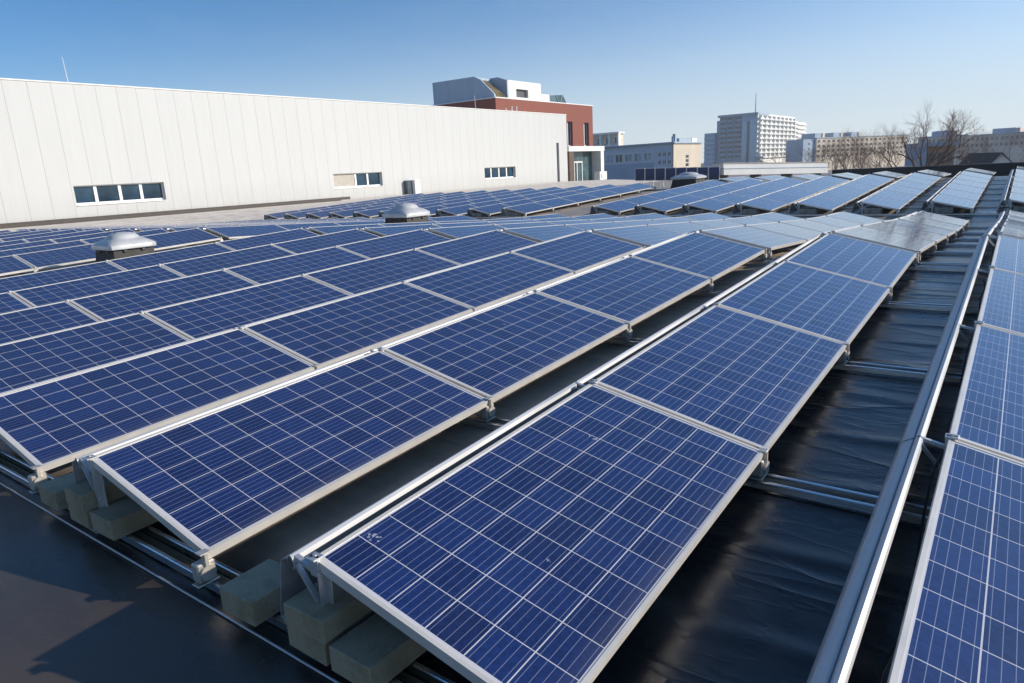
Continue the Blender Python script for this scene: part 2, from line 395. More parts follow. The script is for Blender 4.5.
# ------------------------------------------------------------------ setting: ground, roof
b = MB(); b.quad((-3000, -3000, 0), (3000, -3000, 0), (3000, 3000, 0), (-3000, 3000, 0))
struct(b.build('ground', M['ground']))
b = MB()
ys = [r[0] for r in ROOF]
XL, XR = -44.9, 13.0
for ya, yb in zip(ys, ys[1:]):
    za, zb = roof_z(ya), roof_z(yb)
    xr = XR if yb < 50 else -9.2
    b.quad((-14, ya, za), (xr, ya, za), (xr, yb, zb), (-14, yb, zb))
    b.quad((XL, ya, roof_z(ya, XL)), (-14, ya, za), (-14, yb, zb), (XL, yb, roof_z(yb, XL)))
    b.quad((xr, ya, 0), (xr, yb, 0), (xr, yb, zb), (xr, ya, za))
b.quad((-9.2, 45.3, 0), (XR, 45.3, 0), (XR, 45.3, roof_z(45.3)), (-9.2, 45.3, roof_z(45.3)))
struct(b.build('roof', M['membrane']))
b = MB()                                           # pale gravel margin along the white hall
def strip(xa, xb, ya, yb):
    cuts = sorted({ya, yb} | {y for y in ys if ya < y < yb})
    for p, q in zip(cuts, cuts[1:]):
        for xa_, xb_ in ((xa, min(xb, -14)), (max(xa, -14), xb)):
            if xa_ < xb_: b.quad((xa_, p, roof_z(p, xa_)+.004), (xb_, p, roof_z(p, xb_)+.004), (xb_, q, roof_z(q, xb_)+.004), (xa_, q, roof_z(q, xa_)+.004))
strip(-15.15, -13.0, -2, 19.3); strip(-32.6, -29.4, 0, 21.4); strip(-29.4, -24.6, 19.4, 21.4)
GRAVEL_WALL = ZO-1.58                               # the gravel is banked up level along the wall
def margin_z(y, x):
    lo = roof_z(y, -32.6)+.004; t = min(1.0, (-32.6-x)/6.0)
    return max(roof_z(y, x)+.004, lo+(GRAVEL_WALL-lo)*t)
mx = [-32.6, -34.6, -36.6, -38.6, -44.85]; my = sorted({0, 74} | {y for y in ys if 0 < y < 74} | {5, 27, 40})
for p, q in zip(my, my[1:]):
    for xb_, xa_ in zip(mx, mx[1:]):
        b.quad((xa_, p, margin_z(p, xa_)), (xb_, p, margin_z(p, xb_)), (xb_, q, margin_z(q, xb_)), (xa_, q, margin_z(q, xa_)))
struct(b.build('gravel_margin', M['gravel']))

# ------------------------------------------------------------------ solar panels
def frame_mesh():
    b = MB(); x, y = PW/2, PL/2
    for x0, x1, y0, y1 in ((-x, -x+LIP, -y, y), (x-LIP, x, -y, y), (-x+LIP, x-LIP, -y, -y+LIP), (-x+LIP, x-LIP, y-LIP, y)):
        b.box(x0, x1, y0, y1, 0.0, PH)
    # outer bottom flange
    b.box(-x+LIP, -x+LIP+.018, -y+LIP, y-LIP, 0.0, .003); b.box(x-LIP-.018, x-LIP, -y+LIP, y-LIP, 0.0, .003)
    return b.mesh('frame', M['frame'])
def cells_mesh():
    b = MB(); x, y = PW/2-LIP, PL/2-LIP; b.box(-x, x, -y, y, PH-.009, PH-.003); return b.mesh('cell_sheet', M['cells'])
ME_FRAME, ME_CELLS = frame_mesh(), cells_mesh()
ORD = ['first', 'second', 'third', 'fourth', 'fifth', 'sixth', 'seventh', 'eighth', 'ninth', 'tenth', 'eleventh', 'twelfth']
panel_proto = None
def place_panel(xh, ya, za, yb, zb, label, group):
    """high edge runs from (xh, ya, za) to (xh, yb, zb); low edge is DX to the right"""
    global panel_proto
    if panel_proto is None:
        o = thing('solar_panel', label, 'solar panel', group=group)
        link('frame', ME_FRAME, o); link('cell_sheet', ME_CELLS, o); panel_proto = o
    else:
        o = copy_tree(panel_proto); o['label'] = label; o['group'] = group
    ey = Vector((0, yb-ya, zb-za)).normalized()
    ex = Vector((math.cos(TAU), 0, -math.sin(TAU))); ex = (ex-ey*ex.dot(ey)).normalized()
    ez = ex.cross(ey)
    mid = Vector((xh, (ya+yb)/2, (za+zb)/2)) + ex*PW/2 - ez*PH
    ex = (ex + ez*random.gauss(0, .0022)).normalized(); ey = (ey + ez*random.gauss(0, .0012)).normalized(); ez = ex.cross(ey)
    o.matrix_world = Matrix(((ex.x, ey.x, ez.x, mid.x), (ex.y, ey.y, ez.y, mid.y), (ex.z, ey.z, ez.z, mid.z), (0, 0, 0, 1)))
    return o
def row_x(k, seg):                                 # high-edge x of a row: 0..7 right block from the right, 10.. left block
    off = {'A': 0.0, 'B': 0.0, 'C': -0.06, 'D': -0.06}[seg]
    if k < 10: return X0+PITCH_X-PITCH_X*k+off
    return X0-14.33-1.735*(k-10)+off
SEG = {'A': [Y0+JP*i for i in range(5)], 'B': [9.36+JP*i for i in range(6)],
       'C': [21.88+JP*i for i in range(7)], 'D': [34.62+JP*i for i in range(3)]}
SLOPE = {'A': 'near slope', 'B': 'middle dip', 'C': 'far slope', 'D': 'beyond far crest'}
def row_name(k): return (ORD[k]+' row from the right') if k < 10 else (ORD[k-10]+' row left of the walkway')
def panel_top(y, x=0.0): return roof_z(y, x)+HUP
PANELS = {}
for seg in 'ABCD':
    js = SEG[seg]
    for k in list(range(0, 8)) + list(range(10, 20)):
        if seg in 'AB' and k > 17: continue
        if seg == 'D' and k > 7: continue
        x = row_x(k, seg)
        for j in range(len(js)-1):
            if seg == 'A' and x+DX < -3.5*js[j+1]-.4: continue     # left of the picture
            ya, yb = js[j]+.01, js[j+1]-.01
            PANELS[seg, k, j] = place_panel(x, ya, panel_top(ya, x), yb, panel_top(yb, x),
                'blue solar panel, %s, %s, %s panel from the front' % (SLOPE[seg], row_name(k), ORD[j]),
                'solar panels on the %s of the roof' % SLOPE[seg] if seg != 'D' else 'solar panels beyond the far crest')
# two dried marks on the nearest panel of the second row
def smudge(panel, x, y, r, sd):
    rr = random.Random(sd); b = MB(); i = 0
    for q in range(14):
        a = rr.uniform(0, 6.28); d = r*math.sqrt(rr.random()); s = r*rr.uniform(.10, .28); cx, cy = d*math.cos(a)*1.2, d*math.sin(a)*.8
        n = 7; b.poly([(cx+s*math.cos(2*math.pi*t/n)*rr.uniform(.6, 1.2), cy+s*math.sin(2*math.pi*t/n)*rr.uniform(.6, 1.2), q*.00004) for t in range(n)])
    o = b.build('dirt_mark', M['smudge'], panel, (x, y, PH-.0024)); return o
smudge(PANELS['A', 1, 0], -.19, .46, .020, 3); smudge(PANELS['A', 1, 0], -.42, -.76, .026, 5); smudge(PANELS['A', 1, 0], .12, -.42, .010, 8); smudge(PANELS['A', 2, 1], -.2, .1, .014, 9); smudge(PANELS['A', 3, 0], -.3, .55, .016, 10)

# ------------------------------------------------------------------ wind deflectors behind the high edges
DPROF = [(-.096, -.070), (-.090, -.040), (-.094, -.022), (-.105, -.014), (-.117, -.018), (-.123, -.028), (-.126, -.038), (-.130, -.032),
         (-.136, -.033), (-.164, -.050), (-.172, -.062), (-.240, -.320), (-.205, -.352)]
def deflector_mesh(L):
    b = MB(); t = .003; n = len(DPROF)
    inner = []
    for i, p in enumerate(DPROF):
        a = Vector(DPROF[max(i-1, 0)]); c = Vector(DPROF[min(i+1, n-1)]); d = (c-a).normalized(); nn = Vector((-d.y, d.x))
        inner.append((p[0]+nn.x*t, p[1]+nn.y*t))
    for P0, fl in ((DPROF, 1), (inner, 0)):
        for p, q in zip(P0, P0[1:]):
            w = [(p[0], 0, p[1]), (p[0], L, p[1]), (q[0], L, q[1]), (q[0], 0, q[1])]
            b.quad(*(w if fl else w[::-1]))
    for yy in (0, L):
        for i in range(n-1):
            b.quad((DPROF[i][0], yy, DPROF[i][1]), (DPROF[i+1][0], yy, DPROF[i+1][1]), (inner[i+1][0], yy, inner[i+1][1]), (inner[i][0], yy, inner[i][1]))
    for i in (0, n-1): b.quad((DPROF[i][0], 0, DPROF[i][1]), (DPROF[i][0], L, DPROF[i][1]), (inner[i][0], L, inner[i][1]), (inner[i][0], 0, inner[i][1]))
    return b.mesh('wind_deflector', M['alu'])
ME_DEFL = deflector_mesh(JP-.004)
def place_defl(me, x, ya, za, yb, zb, label, group):
    o = link('wind_deflector', me); tag(o, label, 'wind deflector', group)
    ey = Vector((0, yb-ya, zb-za)).normalized(); ex = Vector((1, 0, 0)); ez = ex.cross(ey)
    o.matrix_world = Matrix(((1, ey.x, ez.x, x), (0, ey.y, ez.y, ya), (0, ey.z, ez.z, za), (0, 0, 0, 1)))
for seg in 'ABC':
    js = SEG[seg]
    for k in list(range(0, 8)) + list(range(10, 20)):
        if (seg, k, len(js)-2) not in PANELS: continue
        x = row_x(k, seg)
        for j in range(len(js)-1):
            if (seg, k, j) not in PANELS: continue
            if k > 13 and seg != 'C': continue
            ya, yb = js[j]-(.012 if j == 0 else 0), js[j+1]
            place_defl(ME_DEFL, x, ya+.002, panel_top(ya, x), yb, panel_top(yb, x),
                'wind deflector behind %s panel, %s, %s' % (ORD[j], row_name(k), SLOPE[seg]),
                'wind deflectors behind the panel rows')

# ------------------------------------------------------------------ base rails with posts and feet
def rail_mesh(xa, xb):
    b = MB(); w = .011
    prof = [(-w, .004), (-w+.003, 0), (w-.003, 0), (w, .004), (w, .038), (w-.004, .042), (.003, .042), (.002, .037), (-.002, .037), (-.003, .042), (-w+.004, .042), (-w, .038)]
    b.prism([(xa, y, z) for y, z in prof], (xb-xa, 0, 0)); return b.mesh('rail_bar', M['rail'])
def post_mesh():       # origin: roof skin under the high edge; a folded angle leg with a short gusset
    b = MB(); top = HUP-PH; t = .003
    b.box(.034, .037, -.017, .017, .053, top-.001); b.box(.0375, .062, .014, .017, .053, top-.001)
    b.prism([(-.020, .0175, top-.02), (.033, .0175, top-.001), (.060, .0175, top-.001), (.060, .0175, top-.09), (.037, .0175, top-.15)][::-1], (0, t, 0))
    b.box(-.008, .075, -.062, .062, .050, .0529)
    b.bbox(-.014, .030, -.0085, .0085, top-.03, top+PH+.007, .002); b.bbox(-.016, .034, -.024, .024, top+PH+.0005, top+PH+.007, .0015)
    b.tube([(.010, 0, top+PH+.005), (.010, 0, top+PH+.014)], .008, 6)
    b.prism([(.033, -.010, HUP-.066), (-.105, -.010, HUP-.034), (-.105, -.010, HUP-.018), (.033, -.010, HUP-.050)], (0, .020, 0))
    b.prism([(.033, -.009, HUP-.225), (-.125, -.009, HUP-.036), (-.110, -.009, HUP-.033), (.033, -.009, HUP-.205)], (0, .018, 0))
    for z in (.10, .20): b.tube([(.030, 0, z), (.044, 0, z)], .009, 6)
    return b.mesh('rear_post', M['alu_dull'])
def foot_mesh():       # origin: roof skin under the low edge
    b = MB(); top = HUP-DZ-PH
    b.bbox(-.050, .004, -.050, .050, .050, .056, .003); b.bbox(-.052, .002, -.040, .040, .062, top, .006)
    b.tube([(-.002, 0, .105), (.016, 0, .105)], .034, 14)
    b.bbox(-.016, .014, -.0085, .0085, top-.01, top+PH+.006, .002); b.bbox(-.034, .012, -.024, .024, top+PH+.001, top+PH+.007, .0015)
    return b.mesh('front_foot', M['cast'])
ME_POST, ME_FOOT = post_mesh(), foot_mesh()
def make_rail(seg, j, rows, label, where):
    y = SEG[seg][j]+(.075 if j == 0 else (-.075 if j == len(SEG[seg])-1 else 0))
    yp = SEG[seg][j]+(.012 if j == 0 else (-.012 if j == len(SEG[seg])-1 else 0))
    xs = [row_x(k, seg) for k in rows]
    z = roof_z(y, xs[-1]); lf = xs[-1] < -14.5 and xs[0] < -14
    r = thing('base_rail', label, 'mounting rail', (xs[-1], y, z), 0, 'aluminium base rails under the panels')
    if lf: r.rotation_euler = (0, -math.atan(FALL), 0)
    me = rail_mesh(-.36, xs[0]-xs[-1]+DX+.16); link('rail_bar', me, r, (0, -.048, .008)); link('rail_bar', me, r, (0, .048, .008))
    tb_ = MB(); xa, xb = -.34, xs[0]-xs[-1]+DX+.14                       # ribbed tray between the two bars
    for q in range(4):
        y0, y1, y2 = -.0325+q*.01625, -.0325+(q+.5)*.01625, -.0325+(q+1)*.01625
        tb_.quad((xa, y0, .010), (xb, y0, .010), (xb, y1, .017), (xa, y1, .017)); tb_.quad((xa, y1, .017), (xb, y1, .017), (xb, y2, .010), (xa, y2, .010))
    if j == 0 and seg == 'A': tb_.build('rail_tray', M['tray'], r)
    for x in xs:
        link('rear_post', ME_POST, r, (x-xs[-1], yp-y, roof_z(yp)-roof_z(y))); link('front_foot', ME_FOOT, r, (x-xs[-1]+DX, yp-y, roof_z(yp)-roof_z(y)))
for seg in 'ABC':
    for j in range(len(SEG[seg])):
        make_rail(seg, j, range(0, 8), 'aluminium cross rail under right panel block, %s, %s from the front' % (SLOPE[seg], ORD[j]), 0)
        if (seg == 'A' and j >= 2) or seg == 'C':
            rr = range(10, 20) if seg == 'C' else (range(10, 15) if j < 4 else range(10, 18))
            make_rail(seg, j, rr, 'aluminium cross rail under panels left of the walkway, %s, %s from the front' % (SLOPE[seg], ORD[j]), 1)

# ------------------------------------------------------------------ ballast blocks at the row ends
def block(x0, x1, y0, y1, z0, z1, label, m='concrete', rz=0.0):
    b = MB(); cx, cy = (x0+x1)/2, (y0+y1)/2
    b.bbox(x0-cx, x1-cx, y0-cy, y1-cy, 0, z1-z0, .0035)
    o = b.build('ballast_block', M[m], None, (cx, cy, z0)); o.rotation_euler = (0, 0, rz)
    return tag(o, label, 'concrete block', 'concrete ballast blocks on the rails')
zb = roof_z(1.3)+.056
block(-2.375, -2.165, 1.195, 1.43, zb, zb+.105, 'mossy concrete block under the deflector end of the second row from the right', rz=.02)
block(-1.965, -1.755, 1.205, 1.60, zb, zb+.092, 'lower block of the mossy stack under the second row from the right', rz=-.01)
block(-1.962, -1.752, 1.200, 1.60, zb+.0925, zb+.182, 'upper block of the mossy stack under the second row from the right', rz=.02)
block(-1.728, -1.52, 1.20, 1.58, zb, zb+.098, 'single mossy block beside the stack, second row from the right', rz=-.015)
zq = zb
block(-4.14, -3.93, 1.205, 1.50, zq, zq+.105, 'mossy concrete block under the deflector end of the third row', rz=.015)
block(-3.77, -3.57, 1.205, 1.60, zq, zq+.092, 'lower block of the mossy stack under the third row from the right', rz=.01)
block(-3.765, -3.565, 1.20, 1.60, zq+.0925, zq+.182, 'upper block of the mossy stack under the third row from the right', rz=-.015)
block(-3.545, -3.335, 1.215, 1.58, zq, zq+.10, 'single mossy block beside the stack, third row from the right', rz=.02)
for k in list(range(0, 8)) + list(range(10, 20)):
    x = row_x(k, 'C'); z = roof_z(21.9, x)+.056
    block(x+.10, x+.52, 21.86, 22.25, z, z+.17, 'dark block at front end of far slope, '+row_name(k), 'concrete_g')
# thin lightning wire in front of the near rail
b = MB(); b.tube([(-9, 1.222, roof_z(1.22)+.010), (-4, 1.215, roof_z(1.2)+.007), (-2.2, 1.214, roof_z(1.2)+.009), (1.5, 1.205, roof_z(1.2)+.008)], .0045, 8)
tag(b.build('lightning_wire', M['alu_dull'], None, smooth=True), 'thin bright wire lying on black membrane in front of the near rail', 'wire')

rr = random.Random(4)
b = MB(); pts = []
for i in range(33):
    y = 1.4+i*.24; ph = (i % 8)/8.0
    pts.append((row_x(0, 'A')-.03+rr.uniform(-.012, .012), y, panel_top(y)-.10-.13*math.sin(math.pi*ph)**2+rr.uniform(-.01, .01)))
b.tube(pts, .0055, 6)
tag(b.build('black_cable', M['black'], None, smooth=True), 'black cable hanging in loops behind the rightmost panel row', 'cable')

# ------------------------------------------------------------------ skylight domes on the walkway
def skylight(x, y, z, s, h, label):
    t = thing('skylight_dome', label, 'skylight', (x, y, z), 0, 'skylight domes along the walkway')
    a = .70*s; c = .60*s; hc = .62
    b = MB()
    ring = lambda r, zz: [(sx*r, sy*r, zz) for sx, sy in ((-1, -1), (1, -1), (1, 1), (-1, 1))]
    r0, r1 = ring(a, 0), ring(c, h*hc)
    for i in range(4): b.quad(r0[i], r0[(i+1) % 4], r1[(i+1) % 4], r1[i])
    b.poly(r1); b.build('curb', M['curb_paint'], t)
    b = MB(); N = 32; rings = []
    def sq(ang, r, p):                              # rounded square outline
        cx, cy = math.cos(ang), math.sin(ang); q = (abs(cx)**p+abs(cy)**p)**(-1/p); return (r*q*cx, r*q*cy)
    prof = [(.70, .575, 12), (.73, .59, 12), (.735, .68, 12), (.72, .70, 11), (.64, .755, 8), (.52, .815, 5), (.475, .83, 4), (.46, .845, 3), (.44, .895, 2.4), (.38, .935, 2.2), (.26, .975, 2.1), (.10, .99, 2)]
    for r, zz, p in prof:
        i = len(b.v); rings.append(i)
        for q in range(N):
            ang = 2*math.pi*q/N+math.pi/N*0; X, Y = sq(ang, r*s, p); b.v.append((X, Y, zz*h))
    for p, q in zip(rings, rings[1:]):
        for w in range(N): b.f.append((p+w, p+(w+1) % N, q+(w+1) % N, q+w))
    b.f.append(tuple(rings[-1]+w for w in range(N)))
    d = b.build('dome', M['dome'], t, smooth=True)
    d.data.set_sharp_from_angle(angle=R(35))
    for sx, sy in ((1, -.45), (1, .45), (-.45, -1), (.45, -1)):
        k = MB(); k.bbox(-.035, .035, -.035, .035, 0, .06, .01); k.build('hinge', M['dark_frame'], t, (sx*.62*s, sy*.62*s, h*.50))
    k = MB(); k.tube([(.10*s, -.25*s, .93*h), (.10*s, -.25*s, 1.01*h)], .012, 6); k.build('vent_pin', M['dark_frame'], d)
    return t
skylight(-13.85, 6.30, roof_z(6.3), .60, .72, 'white skylight dome on dark curb, nearest of three, left of the near rows')
skylight(-13.85, 14.0, roof_z(14.0), .68, .92, 'white skylight dome on dark curb standing in the middle dip')
skylight(-13.85, 34.6, roof_z(34.5), 1.0, .80, 'farthest skylight dome, in front of dark upright panels')

# ------------------------------------------------------------------ roof edge things
b = MB(); b.box(-9.2, 13.0, 45.32, 45.75, 0.0, ZO-.95)
pp = thing('parapet_wall', 'black parapet along the far edge of the solar roof', 'wall', (0, 0, 0))
b.build('upstand', M['black'], pp); b = MB(); b.box(-9.22, 13.02, 45.29, 45.8, ZO-.948, ZO-.91); b.build('coping', M['dark_frame'], pp)
# long pale ventilation duct
du = thing('ventilation_duct', 'long pale metal duct lying along the far roof edge below the tower', 'duct', (-15.2, 43.75, ZO), R(57.8))
z0 = roof_z(44)-ZO; dl = 8.6; dv = (dl, 0, -.29)
def duct_part(nm, m, ya, yb, za, zb_, ext=0.0):
    b = MB(); b.prism([(-ext, ya, za), (-ext, yb, za), (-ext, yb, zb_), (-ext, ya, zb_)][::-1], (dl+2*ext, 0, -.29*(dl+2*ext)/dl)); return b.build(nm, M[m], du)
duct_part('upper_casing', 'white', .05, 1.15, -.52, -.23)
duct_part('lower_casing', 'white', 0, 1.2, -.93, -.56)
duct_part('seam_flange', 'grey_metal', -.03, 1.23, -.557, -.523)
duct_part('lid', 'cream', .0, 1.2, -.227, -.19, .05)
for xx in (.3, 2.9, 5.5, 8.0):
    b = MB(); b.box(xx, xx+.14, .1, 1.0, z0-.05, -.935-.034*xx); b.build('support', M['dark_frame'], du)
# upright collectors
colp = None
for i in range(8):
    lab = 'dark upright panel beyond the far slope, %s from the left in its row' % ORD[i]
    if colp is None:
        c = thing('upright_collector', lab, 'solar panel', (-21.25, 43.6, 0), 0, 'dark upright panels at the roof edge'); colp = c
        b = MB(); b.box(.03, .69, .006, .02, ZO-1.06, ZO-.30); b.build('absorber', glass_mat('navy_absorber', (0.008, 0.022, 0.085), .35), c)
        b = MB()
        for q in ((0, .03, -1.09, -.27), (.69, .72, -1.09, -.27), (.03, .69, -1.09, -1.06), (.03, .69, -.30, -.27)): b.box(q[0], q[1], 0, .05, ZO+q[2], ZO+q[3])
        b.build('frame', M['frame'], c)
        b = MB(); b.prism([(.33, .05, ZO-.35), (.33, .05, ZO-.42), (.33, .60, roof_z(44)), (.33, .68, roof_z(44))], (.05, 0, 0)); b.box(.33, .38, .02, .05, roof_z(43.6), ZO-1.09); b.build('strut', M['alu_dull'], c)
    else:
        c = copy_tree(colp); c['label'] = lab
    c.location = (-21.25+.73*i, 43.6, -.018*i)

# ------------------------------------------------------------------ white hall
def window(parent, X, ya, yb, za, zb, panes, blind=(), fr=.09, back=.30, sill=True):
    """framed window in a +X wall at plane X, set back into its opening"""
    f = MB(); xf = X-back
    f.box(xf, xf+.07, ya, yb, za, za+fr*1.6); f.box(xf, xf+.07, ya, yb, zb-fr*.7, zb)
    n = len(panes)-1
    for i, t in enumerate(panes):
        y = ya+(yb-ya)*t; w = fr*(1.0 if 0 < i < n else .6)
        f.box(xf, xf+.068, max(ya, y-w), min(yb, y+w), za+fr*1.6+.001, zb-fr*.7-.001)
    o = f.build('window', M['white_frame'], parent)
    for i, (p, q) in enumerate(zip(panes, panes[1:])):
        g = MB(); g.box(xf-.02, xf+.02, ya+(yb-ya)*p+.01, ya+(yb-ya)*q-.01, za+.02, zb-.02)
        g.build('blind' if i in blind else 'pane', M['blind'] if i in blind else M['glass'], o)
    if sill:
        s = MB(); s.box(X-.23, X+.07, ya+.02, yb-.02, za-.03, za+.012); s.build('sill', M['white_frame'], o)
    return o
HX, HT = -45.0, ZO+6.18
wins = [(18.25, 23.65, -.68, .46), (37.6, 42.95, -.68, .50), (57.4, 62.9, -.72, .47)]
slit = (71.45, 72.0, -1.55, 2.95)
hall = thing('white_hall', 'long white metal clad hall with ribbon windows beside the solar roof', 'building', (0, 0, 0))
b = MB(); zbase = ZO-1.95
holes = [(a+30, c+30, ZO+d-zbase, ZO+e-zbase) for a, c, d, e in wins+[slit]]
b.facade((HX, -30, zbase), (0, 1, 0), (0, 0, 1), 73.85+30, HT-zbase, holes, .36)
b.quad((HX, 73.85, 0), (-51.9, 73.85, 0), (-51.9, 73.85, HT), (HX, 73.85, HT))
b.quad((-51.9, 73.85, 0), (-51.9, 69.1, 0), (-51.9, 69.1, HT), (-51.9, 73.85, HT))
b.quad((-51.9, 69.1, 0), (-95, 69.1, 0), (-95, 69.1, HT), (-51.9, 69.1, HT))
b.quad((-95, 69.1, 0), (-95, -30, 0), (-95, -30, HT), (-95, 69.1, HT)); b.quad((-95, -30, 0), (HX, -30, 0), (HX, -30, HT), (-95, -30, HT))
b.quad((HX, -30, 0), (HX, 73.85, 0), (HX, 73.85, zbase), (HX, -30, zbase))
b.build('wall', M['hall'], hall)
b = MB(); b.poly([(HX-.05, -30, HT-.06), (HX-.05, 73.8, HT-.06), (-51.95, 73.8, HT-.06), (-51.95, 69.05, HT-.06), (-95, 69.05, HT-.06), (-95, -30, HT-.06)]); b.build('roof', M['gravel'], hall)
b = MB(); b.box(HX-.25, HX+.05, -30, 73.9, HT+.002, HT+.07); b.build('roof_edge', M['white'], hall)
b = MB(); b.box(HX+.003, HX+.14, -30, 39.0, zbase, ZO-1.37); b.build('plinth', M['brown'], hall)
window(hall, HX, *wins[0][:2], ZO+wins[0][2], ZO+wins[0][3], [0, .235, .5, .74, 1])
window(hall, HX, *wins[1][:2], ZO+wins[1][2], ZO+wins[1][3], [0, .47, .72, 1], blind=(0,))
window(hall, HX, *wins[2][:2], ZO+wins[2][2], ZO+wins[2][3], [0, .25, .5, .75, 1])
b = MB(); b.box(HX-.35, HX-.26, slit[0], slit[1], ZO+slit[2], ZO+slit[3]); b.build('slit_window', M['glass'], hall)
# gutter on the gravel
gt = MB(); gt.box(-43.5, -43.05, 6, 36.5, GRAVEL_WALL-.1, GRAVEL_WALL+.12)
tag(gt.build('roof_gutter', M['brown']), 'low brown gutter box running along the foot of the white hall', 'gutter')
# small ventilation unit and box at the foot of the hall
vu = thing('ventilation_unit', 'small white unit with dark grille against the white hall', 'ventilation unit', (HX, 45.5, ZO-1.6))
b = MB(); b.bbox(.01, .45, 0, .62, 0, 1.25, .02); b.build('grille', M['glass_far'], vu)
b = MB(); b.bbox(.01, .75, .66, 1.35, -.1, 1.25, .02); b.build('casing', M['white'], vu)
b = MB(); b.tube([(.5, 1.5, .1), (.5, 1.5, .9), (.2, 1.5, 1.05), (.01, 1.5, 1.05)], .05, 8); b.build('pipe', M['white'], vu)
ac = thing('rooftop_unit', 'small white box unit in front of the porch', 'ventilation unit', (-44.2, 79.0, ZO-1.8))
b = MB(); b.bbox(0, .8, 0, 1.9, .1, 1.15, .03); b.build('casing', M['white'], ac)
b = MB(); b.tube([(.81, .7, .65), (.85, .7, .65)], .38, 16); b.build('fan_grille', M['grey_light'], ac)
b = MB(); b.box(.1, .2, .1, .2, 0, .1); b.box(.6, .7, 1.7, 1.8, 0, .1); b.build('feet', M['dark_frame'], ac)
for lab, X, Y, zt, r in (('thin white lightning rod on the hall roof, leftmost', -45.5, 19.3, 7.7, .028), ('thin pale lightning rod on the hall roof before the red brick', -45.6, 57.3, 7.6, .03)):
    t = thing('lightning_rod', lab, 'lightning rod', (X, Y, HT-.06), 0, 'lightning rods on the hall roof')
    b = MB(); b.tube([(0, 0, 0), (0, -.06, ZO+zt-HT+.06)], [r, r*.5], 6); b.build('rod', M['white'], t)
    b = MB(); b.bbox(-.15, .15, -.15, .15, 0, .08, .02); b.build('foot', M['concrete_g'], t)
for i, (yy, hh) in enumerate(((62.9, .38), (64.0, .62), (64.9, .66))):
    t = thing('vent_pipe', 'small white vent pipe on hall roof before red brick, %s from left' % ORD[i], 'vent pipe', (-45.9, yy, HT-.06), 0, 'vent pipes on the hall roof')
    b = MB(); b.tube([(0, 0, 0), (0, 0, hh)], .07, 8); b.build('pipe', M['white'], t)
    b = MB(); b.tube([(0, 0, hh), (0, 0, hh+.10)], [.16, .05], 8); b.build('cap', M['white'], t)

# ------------------------------------------------------------------ red brick building with roof structures
red = thing('red_brick_building', 'red brick building with roof structures rising behind the white hall', 'building', (0, 0, 0))
RX, RT = -52.0, ZO+8.6
rw = [(85.5, 87.0, 3.0, 6.3), (90.15, 91.6, 3.0, 6.25)]
b = MB(); b.facade((RX, 69.25, 0), (0, 1, 0), (0, 0, 1), 92.8-69.25, RT, [(a-69.25, c-69.25, ZO+d, ZO+e) for a, c, d, e in rw], .5)
b.quad((-78, 69.25, 0), (RX, 69.25, 0), (RX, 69.25, RT), (-78, 69.25, RT)); b.quad((RX, 92.8, 0), (-78, 92.8, 0), (-78, 92.8, RT), (RX, 92.8, RT))
b.quad((-78, 92.8, 0), (-78, 69.25, 0), (-78, 69.25, RT), (-78, 92.8, RT))
b.build('wall', M['brick'], red)
b = MB(); b.box(-77.9, RX-.3, 69.5, 92.5, RT-.4, RT-.2); b.build('roof', M['gravel'], red)
b = MB(); b.box(RX-.32, RX+.05, 69.2, 92.85, RT+.002, RT+.12); b.box(-78, RX-.322, 69.2, 69.5, RT+.002, RT+.12); b.build('coping', M['white'], red)
for a, c, d, e in rw: window(red, RX, a, c, ZO+d, ZO+e, [0, .5, 1], fr=.07, back=.45, sill=False)
gs = MB(); gs.prism([(-62.2, 69.6, RT-.3), (-52.4, 69.6, RT-.3), (-52.4, 69.6, ZO+9.1), (-54.4, 69.6, ZO+10.95), (-55.4, 69.6, ZO+11.4), (-62.2, 69.6, ZO+11.42)][::-1], (0, .25, 0)); gs.build('sawtooth_wall', M['grey_metal'], red)
gs = MB(); gs.box(-62.2, -55.4, 69.86, 78, RT-.3, ZO+11.35); gs.build('plant_room', M['grey_metal'], red)
gs = MB(); gs.prism([(-55.39, 69.9, ZO+11.1), (-52.6, 69.9, ZO+9.0), (-52.6, 69.9, ZO+8.3), (-55.39, 69.9, ZO+8.3)], (0, 2.3, 0)); gs.build('mossy_roof', M['moss'], red)
gs = MB(); gs.prism([(-55.8, 73.0, RT-.3), (-52.9, 73.0, RT-.3), (-52.9, 73.0, ZO+10.95), (-54.3, 73.0, ZO+11.45), (-55.8, 73.0, ZO+11.42)][::-1], (0, .3, 0)); gs.build('penthouse_end', M['grey_metal'], red)
gs = MB(); gs.facade((-52.9, 73.31, RT-.3), (0, 1, 0), (0, 0, 1), 7.3, ZO+11.0-RT+.3, [(1.6, 4.3, .75, 1.75)], .5)
gs.box(-56.9, -52.95-.5, 73.31, 80.6, RT-.3, ZO+10.97); gs.quad((-52.9, 80.61, RT-.3), (-53.4, 80.61, RT-.3), (-53.4, 80.61, ZO+11), (-52.9, 80.61, ZO+11)); gs.quad((-53.45, 73.31, ZO+11), (-52.9, 73.31, ZO+11), (-52.9, 80.61, ZO+11), (-53.45, 80.61, ZO+11))
gs.box(-56.0, -52.95, 80.63, 82.75, RT-.3, ZO+9.75); gs.build('penthouse', M['white'], red)
gs = MB(); gs.box(-53.38, -53.3, 74.9, 77.6, RT+.44, RT+1.46); gs.build('louvre', M['dark_frame'], red)
gl = MB(); gl.prism([(-53, 82.9, RT-.2), (-53, 87.4, RT-.2), (-53, 86.1, ZO+9.95), (-53, 83.0, ZO+9.7)], (-3, 0, 0)); gl.build('glass_roof', M['teal_glass'], red)
gl = MB()
